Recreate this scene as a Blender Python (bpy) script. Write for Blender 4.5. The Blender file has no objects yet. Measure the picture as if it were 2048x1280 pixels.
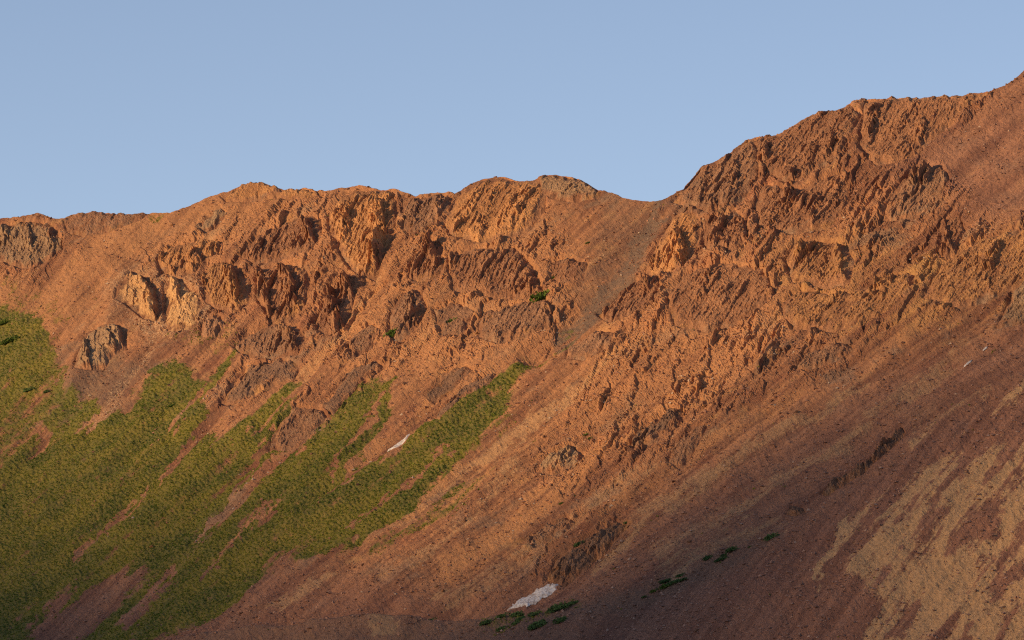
import bpy, math, random
import numpy as np

# ------------------------------------------------------------------ camera, sky, sun, exposure
SC = bpy.context.scene
COL = SC.collection
R = math.radians
PITCH = R(7.0)
FPX = 10240.0                       # focal length in pixels of a 2048 px wide frame (180 mm lens)
SUN_AZ, SUN_EL = R(247), R(12.5)      # azimuth clockwise from +Y, elevation
TO_SUN = np.array([math.sin(SUN_AZ) * math.cos(SUN_EL), math.cos(SUN_AZ) * math.cos(SUN_EL), math.sin(SUN_EL)])

cam = bpy.data.cameras.new('camera')
cam.lens = 180.0
cam.sensor_width = 36.0
cam.clip_start = 1.0
cam.clip_end = 60000.0
cam_ob = bpy.data.objects.new('camera', cam)
COL.objects.link(cam_ob)
cam_ob.location = (0, 0, 0)
cam_ob.rotation_euler = (math.pi / 2 + PITCH, 0, 0)
SC.camera = cam_ob

world = bpy.data.worlds.new('World')
SC.world = world
world.use_nodes = True
wn = world.node_tree
sky = wn.nodes.new('ShaderNodeTexSky')
sky.sky_type = 'NISHITA'
sky.sun_disc = False
sky.sun_elevation = SUN_EL
sky.sun_rotation = SUN_AZ
sky.altitude = 3000.0
sky.air_density = 0.8
sky.dust_density = 1.5
sky.ozone_density = 0.0
tint = wn.nodes.new('ShaderNodeMix')
tint.data_type = 'RGBA'; tint.blend_type = 'MULTIPLY'
tint.inputs[0].default_value = 1.0
tint.inputs[7].default_value = (1.05, 0.975, 0.985, 1.0)      # faint violet cast of the evening air
wn.links.new(sky.outputs[0], tint.inputs[6])
wn.links.new(tint.outputs[2], wn.nodes['Background'].inputs[0])
wn.nodes['Background'].inputs[1].default_value = 0.15

sun = bpy.data.lights.new('sun', 'SUN')
sun.energy = 4.1
sun.color = (1.0, 0.705, 0.36)
sun.angle = R(2.1)
sun_ob = bpy.data.objects.new('sun', sun)
COL.objects.link(sun_ob)
from mathutils import Vector, Matrix
sun_ob.rotation_euler = Vector(TO_SUN).to_track_quat('Z', 'Y').to_euler()

SC.view_settings.view_transform = 'Standard'
SC.view_settings.look = 'None'
SC.view_settings.exposure = 0.15
SC.view_settings.gamma = 1.0
SC.render.engine = 'CYCLES'
SC.cycles.max_bounces = 4
SC.cycles.use_denoising = False          # keep the grain of the stones
SC.cycles.use_adaptive_sampling = False
SC.cycles.filter_width = 1.15

# ------------------------------------------------------------------ numeric helpers
rng = np.random.default_rng(7)
random.seed(7)


def hash2(ix, iy, seed):
    h = (ix.astype(np.int64) * 374761393 + iy.astype(np.int64) * 668265263 + seed * 1274126177) & 0xffffffff
    h = ((h ^ (h >> 13)) * 1103515245) & 0xffffffff
    h = ((h ^ (h >> 15)) * 2246822519) & 0xffffffff
    h = h ^ (h >> 16)
    return (h & 0xffffff).astype(np.float64) / 16777216.0


def noise(x, y, seed=0):
    ix = np.floor(x); iy = np.floor(y)
    fx = x - ix; fy = y - iy
    out = 0.0
    ux = fx * fx * fx * (fx * (fx * 6 - 15) + 10); uy = fy * fy * fy * (fy * (fy * 6 - 15) + 10)
    for dx in (0, 1):
        for dy in (0, 1):
            a = hash2(ix + dx, iy + dy, seed) * (2 * math.pi)
            g = np.cos(a) * (fx - dx) + np.sin(a) * (fy - dy)
            out = out + g * (ux if dx else 1 - ux) * (uy if dy else 1 - uy)
    return out * 1.5


def fbm(x, y, seed=0, oct=4, gain=0.5):
    s = 0.0; a = 1.0
    for i in range(oct):
        s = s + a * noise(x, y, seed + i * 17)
        x = x * 2.03 + 3.1; y = y * 2.03 - 1.7; a *= gain
    return s


def worley(x, y, seed=0):
    """nearest cell: two random numbers, offset from its centre, distance to its border"""
    ix = np.floor(x); iy = np.floor(y)
    f1 = np.full(x.shape, 9.0); f2 = np.full(x.shape, 9.0)
    r1 = np.zeros(x.shape); r2 = np.zeros(x.shape); ox = np.zeros(x.shape); oy = np.zeros(x.shape)
    for dx in (-1, 0, 1):
        for dy in (-1, 0, 1):
            cx = ix + dx; cy = iy + dy
            px = cx + 0.1 + 0.8 * hash2(cx, cy, seed); py = cy + 0.1 + 0.8 * hash2(cx, cy, seed + 1)
            d = (x - px) ** 2 + (y - py) ** 2
            near = d < f1
            f2 = np.where(near, f1, np.minimum(f2, d))
            f1 = np.where(near, d, f1)
            r1 = np.where(near, hash2(cx, cy, seed + 2), r1)
            r2 = np.where(near, hash2(cx, cy, seed + 3), r2)
            ox = np.where(near, x - px, ox); oy = np.where(near, y - py, oy)
    return r1, r2, ox, oy, np.sqrt(f2) - np.sqrt(f1)


def sstep(a, b, x):
    t = np.clip((x - a) / (b - a), 0, 1)
    return t * t * (3 - 2 * t)


def poly_sd(U, V, poly):
    """signed distance, negative inside"""
    p = np.array(poly, float)
    d = np.full(U.shape, 1e18); inside = np.zeros(U.shape, bool)
    for (x0, y0), (x1, y1) in zip(p, np.roll(p, -1, 0)):
        ex, ey = x1 - x0, y1 - y0
        t = np.clip(((U - x0) * ex + (V - y0) * ey) / (ex * ex + ey * ey + 1e-9), 0, 1)
        d = np.minimum(d, (U - x0 - t * ex) ** 2 + (V - y0 - t * ey) ** 2)
        if y0 != y1:
            c = ((y0 > V) != (y1 > V)) & (U < (x1 - x0) * (V - y0) / (y1 - y0) + x0)
            inside ^= c
    return np.where(inside, -1, 1) * np.sqrt(d)


def line_d(U, V, pts):
    """distance to a polyline divided by its half-width there (pts: x, y, half-width)"""
    d = np.full(U.shape, 1e9)
    for (x0, y0, w0), (x1, y1, w1) in zip(pts[:-1], pts[1:]):
        ex, ey = x1 - x0, y1 - y0
        t = np.clip(((U - x0) * ex + (V - y0) * ey) / (ex * ex + ey * ey + 1e-9), 0, 1)
        d = np.minimum(d, np.hypot(U - x0 - t * ex, V - y0 - t * ey) / (w0 + (w1 - w0) * t))
    return d


def bbox_eval(U, V, pts, pad, fn, default):
    p = np.array([q[:2] for q in pts], float)
    m = (U > p[:, 0].min() - pad) & (U < p[:, 0].max() + pad) & (V > p[:, 1].min() - pad) & (V < p[:, 1].max() + pad)
    out = np.full(U.shape, default)
    if m.any():
        out[m] = fn(U[m], V[m])
    return out


def mesh_np(name, verts, faces, smooth=False):
    me = bpy.data.meshes.new(name)
    k = faces.shape[1]
    me.vertices.add(len(verts)); me.vertices.foreach_set('co', np.ascontiguousarray(verts, np.float32).ravel())
    me.loops.add(faces.size); me.loops.foreach_set('vertex_index', np.ascontiguousarray(faces, np.int32).ravel())
    me.polygons.add(len(faces))
    me.polygons.foreach_set('loop_start', np.arange(0, faces.size, k, dtype=np.int32))
    me.polygons.foreach_set('loop_total', np.full(len(faces), k, np.int32))
    me.polygons.foreach_set('use_smooth', np.full(len(faces), smooth, bool))
    me.update(calc_edges=True)
    return me


def put(name, me, mat, parent=None, **props):
    o = bpy.data.objects.new(name, me)
    COL.objects.link(o)
    if mat is not None and not me.materials:
        me.materials.append(mat)
    if parent is not None:
        o.parent = parent
    for k, v in props.items():
        o[k] = v
    return o


def empty(name, loc, **props):
    o = bpy.data.objects.new(name, None)
    COL.objects.link(o)
    o.location = loc
    o.empty_display_size = 2
    for k, v in props.items():
        o[k] = v
    return o


def attr(me, name, arr):
    arr = np.ascontiguousarray(arr, np.float32)
    if arr.ndim == 1:
        a = me.attributes.new(name, 'FLOAT', 'POINT'); a.data.foreach_set('value', arr)
    else:
        a = me.attributes.new(name, 'FLOAT_COLOR', 'POINT'); a.data.foreach_set('color', arr.ravel())


# ------------------------------------------------------------------ the lie of the land
# Survey of the mountainside: (U, V) are survey coordinates (one unit is about 0.4 m on the slope), and
# survey_point() gives the ground point for each of them on two meeting slope planes and the far side of the ridge.
SKY = np.array([(-400, 452), (-200, 446), (0, 437), (40, 435), (75, 426), (110, 437), (128, 437), (142, 427), (185, 421), (240, 425), (300, 425),
    (340, 425), (380, 411), (420, 394), (455, 382), (480, 369), (500, 362), (530, 364), (555, 373), (575, 376), (610, 374), (632, 380),
    (665, 382), (700, 375), (722, 372), (760, 378), (790, 379), (815, 387), (830, 392), (850, 387), (875, 383), (895, 387), (908, 391),
    (925, 377), (945, 363), (960, 357), (990, 350), (1010, 352), (1030, 359), (1060, 358), (1075, 353), (1085, 348), (1110, 347),
    (1140, 352), (1165, 359), (1195, 377), (1230, 389), (1265, 399), (1300, 403), (1325, 401), (1345, 390), (1365, 377), (1385, 353),
    (1405, 328), (1440, 312), (1470, 294), (1490, 278), (1520, 272), (1560, 264), (1590, 247), (1625, 225), (1660, 221), (1700, 205),
    (1740, 198), (1800, 192), (1850, 191), (1885, 187), (1905, 190), (1935, 184), (1980, 181), (2010, 170), (2030, 157), (2048, 140),
    (2120, 92), (2260, 40), (2500, -60)], float)


def skyline(U):
    return np.interp(U, SKY[:, 0], SKY[:, 1])


CP, SP = math.cos(PITCH), math.sin(PITCH)
A1, B1 = 0.50, 0.50                 # main slope: z rises by A1 per metre in x and B1 per metre in y


def ray(U, V):
    u = (U - 1024) / FPX; v = (640 - V) / FPX
    return u, CP - v * SP, SP + v * CP


def plane_t(U, V, a, b, c):
    dx, dy, dz = ray(U, V)
    return c / (dz - a * dx - b * dy)


C1 = 3900.0 * (ray(1024., 640.)[2] - B1 * ray(1024., 640.)[1])


def p1(U, V):
    d = np.array(ray(float(U), float(V)))
    return d * plane_t(float(U), float(V), A1, B1, C1)


_a, _b = p1(1010, 1238), p1(2048, 735)      # crest of the near spur
_cd = (_b - _a)[:2] / np.linalg.norm((_b - _a)[:2])
K2 = 0.13
A2, B2 = A1 - K2 * _cd[1], B1 + K2 * _cd[0]
C2 = _a[2] - A2 * _a[0] - B2 * _a[1]
N0 = np.array([-0.40, -0.44, 0.80]); N0 /= np.linalg.norm(N0)

APEX = (-2650.0, 3880.0)


def fall_coords(U, V):
    """across / along the fall lines of the cirque, in survey units"""
    du, dv = U - APEX[0], APEX[1] - V
    return np.arctan2(dv, du) * 4800.0, np.hypot(du, dv)


GULLIES = [  # (points with half-width, depth m)
    ([(1310, 405, 26), (1270, 480, 34), (1210, 570, 36), (1130, 660, 26), (1050, 720, 14)], 6.0),
    ([(480, 740, 16), (390, 880, 14), (335, 950, 8)], 2.0),
    ([(640, 800, 18), (590, 870, 16), (480, 990, 14), (380, 1085, 8)], 2.0),
    ([(900, 770, 20), (800, 870, 18), (690, 950, 12), (600, 1020, 8)], 3.5),
    ([(1240, 1080, 20), (1110, 1160, 30), (1010, 1215, 26), (800, 1240, 20)], 3.0),
    ([(760, 560, 16), (640, 720, 16), (520, 850, 12)], 3.0),
    ([(330, 560, 10), (315, 640, 12), (270, 740, 12), (170, 870, 8)], 2.0),
    ([(1130, 790, 22), (950, 925, 20), (720, 1090, 16)], 2.0),
    ([(2000, 690, 16), (1900, 740, 18), (1700, 890, 16)], 2.0),
]
RIBS = [
    ([(1050, 730, 14), (830, 880, 18), (640, 1010, 22), (500, 1110, 24)], 3.0),
    ([(1500, 480, 30), (1330, 600, 40), (1180, 720, 30)], 4.0),
    ([(250, 560, 30), (200, 690, 36), (140, 770, 20)], 5.0),
]


def macro(U, V):
    ps, rh = fall_coords(U, V)
    h = 5.0 * noise(ps / 170, rh / 700, 3) + 2.2 * noise(ps / 60, rh / 380, 4) + 1.0 * noise(ps / 26, rh / 240, 5)
    h = h + 1.2 * fbm(U / 60, V / 60, 6, 3)
    for pts, dep in GULLIES:
        h = h - dep * bbox_eval(U, V, pts, 110, lambda u, v: np.exp(-line_d(u, v, pts) ** 2), 0.0)
    for pts, dep in RIBS:
        h = h + dep * bbox_eval(U, V, pts, 120, lambda u, v: np.exp(-line_d(u, v, pts) ** 2), 0.0)
    # gravel bank at the foot of the slope
    crest = np.interp(U, [200, 380, 560, 760, 1000, 1300], [1330, 1282, 1258, 1243, 1238, 1215])
    edge = np.interp(U, [300, 420, 1000, 1200], [0, 1, 1, 0])
    h = h + edge * 8.0 * sstep(-10, 14, V - crest)
    return h * sstep(-5, 60, V - skyline(U)) 


def survey_point(U, V):
    s = skyline(U)
    Vf = np.maximum(V, s)
    dx, dy, dz = ray(U, Vf)
    t1 = C1 / (dz - A1 * dx - B1 * dy)
    t2 = C2 / (dz - A2 * dx - B2 * dy)
    kk = 14.0
    t = np.maximum(t1, t2) + kk * np.log1p(np.exp(-np.abs(t1 - t2) / kk))
    P = np.stack([dx * t, dy * t, dz * t], -1)
    P = P + N0 * macro(U, Vf)[..., None]
    e = np.maximum(s - V, 0.0)
    back = e * 1.6
    P[..., 0] += back * 0.5; P[..., 1] += back * 0.87
    P[..., 2] += np.where(e > 0, -0.62 * (np.sqrt(back ** 2 + 36) - 6), 0)
    return P


def grid_normals(P):
    du = np.gradient(P, axis=1); dv = np.gradient(P, axis=0)
    n = np.cross(dv, du)
    n /= np.linalg.norm(n, axis=-1, keepdims=True) + 1e-9
    n[n[..., 2] < 0] *= -1
    return n


# ------------------------------------------------------------------ materials
class NT:
    def __init__(self, name):
        self.m = bpy.data.materials.new(name); self.m.use_nodes = True
        self.t = self.m.node_tree; self.b = self.t.nodes['Principled BSDF']
        self.b.inputs['Roughness'].default_value = 0.9
        self.b.inputs['Specular IOR Level'].default_value = 0.15

    def n(self, typ, **kw):
        x = self.t.nodes.new(typ)
        for k, v in kw.items():
            setattr(x, k, v)
        return x

    def link(self, a, b):
        self.t.links.new(a, b)

    def val(self, s, sock):
        if isinstance(s, (int, float)):
            sock.default_value = s
        elif isinstance(s, tuple):
            sock.default_value = s if len(s) == 4 or sock.type == 'VECTOR' else s + (1.0,)
        else:
            self.link(s, sock)

    def math(self, op, a, b=0.0, clamp=False):
        x = self.n('ShaderNodeMath', operation=op, use_clamp=clamp)
        self.val(a, x.inputs[0]); self.val(b, x.inputs[1])
        return x.outputs[0]

    def mix(self, f, a, b, mode='MIX'):
        x = self.n('ShaderNodeMix', data_type='RGBA', blend_type=mode)
        self.val(f, x.inputs[0]); self.val(a, x.inputs[6]); self.val(b, x.inputs[7])
        return x.outputs[2]

    def step(self, v, a, b):
        x = self.n('ShaderNodeMapRange', interpolation_type='SMOOTHSTEP')
        self.val(v, x.inputs[0]); x.inputs[1].default_value = a; x.inputs[2].default_value = b
        return x.outputs[0]

    def attr(self, name):
        return self.n('ShaderNodeAttribute', attribute_name=name)

    def sep(self, c):
        x = self.n('ShaderNodeSeparateColor'); self.link(c, x.inputs[0]); return x.outputs

    def noise(self, vec, scale, detail=3, rough=0.55, loc=None, sc=None):
        if sc is not None or loc is not None:
            mp = self.n('ShaderNodeMapping'); self.link(vec, mp.inputs[0])
            if sc: mp.inputs['Scale'].default_value = (sc[0], sc[1], 0.0)
            if loc: mp.inputs['Location'].default_value = loc
            vec = mp.outputs[0]
        x = self.n('ShaderNodeTexNoise'); self.link(vec, x.inputs['Vector'])
        x.inputs['Scale'].default_value = scale; x.inputs['Detail'].default_value = detail; x.inputs['Roughness'].default_value = rough
        return x.outputs[0]

    def bump(self, h, strength, dist):
        x = self.n('ShaderNodeBump'); x.inputs['Strength'].default_value = strength; x.inputs['Distance'].default_value = dist
        self.link(h, x.inputs['Height']); self.link(x.outputs[0], self.b.inputs['Normal'])


def slope_material():
    k = NT('mountain_scree')
    g = lambda r, gg, b: (r * 1.32, gg * 1.30, b * 1.24)
    geo = k.n('ShaderNodeNewGeometry').outputs['Position']
    f = k.attr('fall').outputs['Color']            # across / along the fall lines of the main slope (metres)
    f2 = k.attr('fall_spur').outputs['Color']      # the same on the near spur
    on_spur = k.sep(f)[2]

    def fall_noise(*a, **kw):
        x = k.n('ShaderNodeMix', data_type='FLOAT')
        k.link(on_spur, x.inputs[0]); k.link(k.noise(f, *a, **kw), x.inputs[2]); k.link(k.noise(f2, *a, **kw), x.inputs[3])
        return x.outputs[0]
    c1 = k.attr('cover_a'); c2 = k.attr('cover_b')
    grass, tan, grey = k.sep(c1.outputs['Color'])[:3]; dark = c1.outputs['Alpha']
    ochre, pale, bright = k.sep(c2.outputs['Color'])[:3]
    fine = k.noise(geo, 0.55, 4, 0.7)
    mid = k.noise(geo, 0.09, 4, 0.6)
    streak = fall_noise(1.0, 5, 0.62, sc=(0.11, 0.0055, 1))
    streak2 = fall_noise(1.0, 3, 0.6, sc=(0.45, 0.016, 1), loc=(7, 3, 0))
    s = k.math('ADD', k.math('MULTIPLY', streak, 0.65), k.math('MULTIPLY', streak2, 0.35))
    base = k.mix(k.step(s, 0.38, 0.62), g(0.172, 0.074, 0.045), g(0.43, 0.202, 0.100))
    base = k.mix(k.math('MULTIPLY', k.step(mid, 0.4, 0.75), 0.6), base, g(0.26, 0.128, 0.076))
    wide = k.noise(geo, 0.020, 5, 0.62)
    wide2 = k.noise(geo, 0.031, 5, 0.62, loc=(40, 7, 3))
    base = k.mix(k.math('MULTIPLY', k.step(wide, 0.54, 0.66), 0.7), base, k.mix(k.step(s, 0.38, 0.62), g(0.185, 0.112, 0.076), g(0.330, 0.205, 0.132)))
    base = k.mix(k.math('MULTIPLY', k.step(wide2, 0.56, 0.68), 0.65), base, k.mix(k.step(s, 0.38, 0.62), g(0.30, 0.150, 0.068), g(0.46, 0.255, 0.118)))
    base = k.mix(k.math('MULTIPLY', k.step(k.math('SUBTRACT', 1.0, wide), 0.55, 0.67), 0.6), base, k.mix(k.step(s, 0.38, 0.62), g(0.165, 0.062, 0.040), g(0.32, 0.125, 0.070)))
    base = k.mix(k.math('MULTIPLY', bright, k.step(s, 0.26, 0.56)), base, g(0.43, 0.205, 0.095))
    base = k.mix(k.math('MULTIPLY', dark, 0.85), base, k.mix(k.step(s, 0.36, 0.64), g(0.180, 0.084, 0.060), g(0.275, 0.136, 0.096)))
    thin = fall_noise(1.0, 4, 0.65, sc=(0.42, 0.016, 1), loc=(3, 9, 0))
    tn = k.math('ADD', k.math('ADD', k.math('MULTIPLY', thin, .5), k.math('MULTIPLY', mid, .3)), k.math('MULTIPLY', fine, .2))
    tf = k.step(k.math('ADD', tan, k.math('MULTIPLY', k.math('SUBTRACT', tn, 0.5), 2.2)), 0.30, 0.66)
    base = k.mix(k.math('MULTIPLY', tf, k.math('ADD', 0.55, k.math('MULTIPLY', on_spur, 0.33))), base, g(0.44, 0.262, 0.138))
    base = k.mix(k.math('MULTIPLY', ochre, k.step(s, 0.40, 0.62)), base, g(0.36, 0.200, 0.07))
    base = k.mix(k.math('MULTIPLY', grey, k.step(mid, 0.1, 0.55)), base, g(0.175, 0.112, 0.080))
    base = k.mix(k.math('MULTIPLY', pale, k.step(fine, 0.45, 0.6)), base, g(0.46, 0.29, 0.17))
    gn = k.math('ADD', k.math('MULTIPLY', k.math('SUBTRACT', mid, 0.5), 1.0), k.math('MULTIPLY', k.math('SUBTRACT', s, 0.5), 0.8))
    gn = k.math('ADD', gn, k.math('MULTIPLY', k.math('SUBTRACT', fine, 0.5), 0.9))
    gf = k.step(k.math('ADD', grass, gn), 0.32, 0.74)
    green = k.mix(k.step(k.noise(geo, 0.022, 4, 0.6), 0.40, 0.60), (0.098, 0.145, 0.028), (0.245, 0.232, 0.036))
    green = k.mix(k.step(fine, 0.35, 0.7), green, (0.190, 0.152, 0.032))
    base = k.mix(k.math('MULTIPLY', gf, 0.84), base, green)
    base = k.mix(k.step(fine, 0.30, 0.72), k.mix(1.0, base, (0.76, 0.74, 0.73), 'MULTIPLY'), k.mix(1.0, base, (1.17, 1.16, 1.14), 'MULTIPLY'))
    k.link(base, k.b.inputs['Base Color'])
    k.bump(k.math('ADD', k.math('MULTIPLY', fine, 1.0), k.noise(geo, 1.6, 2, 0.6)), 1.0, 0.85)
    return k.m


def rock_material(name, lo, hi, stain, facet=0.35, spread=2.6):
    k = NT(name)
    lo, hi, stain = [tuple(c * 1.28 for c in q) for q in (lo, hi, stain)]
    geo = k.n('ShaderNodeNewGeometry').outputs['Position']
    f = k.attr('bed').outputs['Color']
    cell = k.attr('cell').outputs['Fac']
    info = k.n('ShaderNodeObjectInfo').outputs['Random']
    band = k.noise(f, 1.0, 4, 0.65, sc=(0.32, 0.03, 1), loc=(0, 0, 0))
    mid = k.noise(geo, 0.12, 4, 0.6)
    fine = k.noise(geo, 0.9, 3, 0.65)
    v = k.math('ADD', k.math('MULTIPLY', band, 0.6), k.math('MULTIPLY', k.math('ADD', cell, k.math('MULTIPLY', info, 0.3)), facet))
    base = k.mix(k.step(v, 0.30, 0.72), lo, hi)
    wide = k.noise(geo, 0.045, 4, 0.6)
    common = k.mix(k.step(v, 0.30, 0.72), (0.235, 0.105, 0.060), (0.47, 0.225, 0.115))
    vein = k.noise(geo, 0.031, 5, 0.62)
    common = k.mix(k.math('MULTIPLY', k.step(vein, 0.54, 0.66), 0.75), common, k.mix(k.step(v, 0.30, 0.72), (0.225, 0.138, 0.092), (0.42, 0.270, 0.170)))
    common = k.mix(k.math('MULTIPLY', k.step(k.math('SUBTRACT', 1.0, vein), 0.54, 0.66), 0.7), common, k.mix(k.step(v, 0.30, 0.72), (0.32, 0.150, 0.062), (0.60, 0.310, 0.120)))
    away = k.step(k.math('ADD', k.attr('rim').outputs['Fac'], k.math('MULTIPLY', k.math('SUBTRACT', wide, 0.5), spread)), 0.3, 0.75)
    base = k.mix(away, base, common)
    base = k.mix(k.math('MULTIPLY', k.step(mid, 0.48, 0.68), 0.75), base, stain)
    base = k.mix(k.step(fine, 0.3, 0.72), k.mix(1.0, base, (0.60, 0.57, 0.56), 'MULTIPLY'), k.mix(1.0, base, (1.25, 1.23, 1.20), 'MULTIPLY'))
    k.link(base, k.b.inputs['Base Color'])
    k.bump(k.math('ADD', fine, k.math('MULTIPLY', band, 0.8)), 1.0, 1.1)
    return k.m




M = {
    'slope': slope_material(),
    'red': rock_material('red_rock', (0.185, 0.082, 0.048), (0.37, 0.178, 0.090), (0.27, 0.142, 0.084)),
    'orange': rock_material('orange_rock', (0.27, 0.122, 0.056), (0.54, 0.265, 0.108), (0.38, 0.190, 0.086)),
    'pale': rock_material('pale_tan_rock', (0.45, 0.245, 0.112), (0.66, 0.395, 0.178), (0.44, 0.240, 0.118), 0.25, 2.6),
    'grey': rock_material('grey_brown_rock', (0.22, 0.128, 0.076), (0.38, 0.235, 0.132), (0.24, 0.138, 0.084)),
    'brown': rock_material('brown_rock', (0.180, 0.090, 0.056), (0.36, 0.190, 0.106), (0.25, 0.145, 0.090)),
    'dark': rock_material('dark_rock', (0.140, 0.078, 0.052), (0.25, 0.140, 0.088), (0.19, 0.112, 0.074)),
    'ochre': rock_material('ochre_rock', (0.225, 0.100, 0.054), (0.43, 0.218, 0.092), (0.29, 0.145, 0.078)),
}


def leaf_material(name, a, b):
    k = NT(name)
    geo = k.n('ShaderNodeNewGeometry').outputs['Position']
    k.link(k.mix(k.step(k.math('ADD', k.math('MULTIPLY', k.noise(geo, 0.8, 2), 0.45), k.math('MULTIPLY', k.noise(geo, 0.022, 4, 0.6), 0.55)), 0.40, 0.60), a, b), k.b.inputs['Base Color'])
    return k.m


M['leaf'] = leaf_material('shrub_needles', (0.050, 0.095, 0.030), (0.130, 0.185, 0.055))
M['leaf_sun'] = leaf_material('sunlit_shrub_needles', (0.065, 0.105, 0.018), (0.140, 0.175, 0.030))  # yellower copy for sunlit and olive shrubs, sunlight put into the colour
M['wood'] = leaf_material('shrub_wood', (0.09, 0.06, 0.04), (0.14, 0.10, 0.07))
M['grass'] = leaf_material('grass_tussock', (0.115, 0.170, 0.030), (0.30, 0.290, 0.046))


def snow_material():
    k = NT('old_snow')
    geo = k.n('ShaderNodeNewGeometry').outputs['Position']
    n = k.noise(geo, 0.35, 4, 0.6)
    k.link(k.mix(k.step(n, 0.42, 0.66), (0.72, 0.64, 0.60), (0.46, 0.36, 0.30)), k.b.inputs['Base Color'])
    k.b.inputs['Roughness'].default_value = 0.7
    k.bump(k.noise(geo, 0.9, 3), 0.6, 0.4)
    return k.m


M['snow'] = snow_material()

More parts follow.
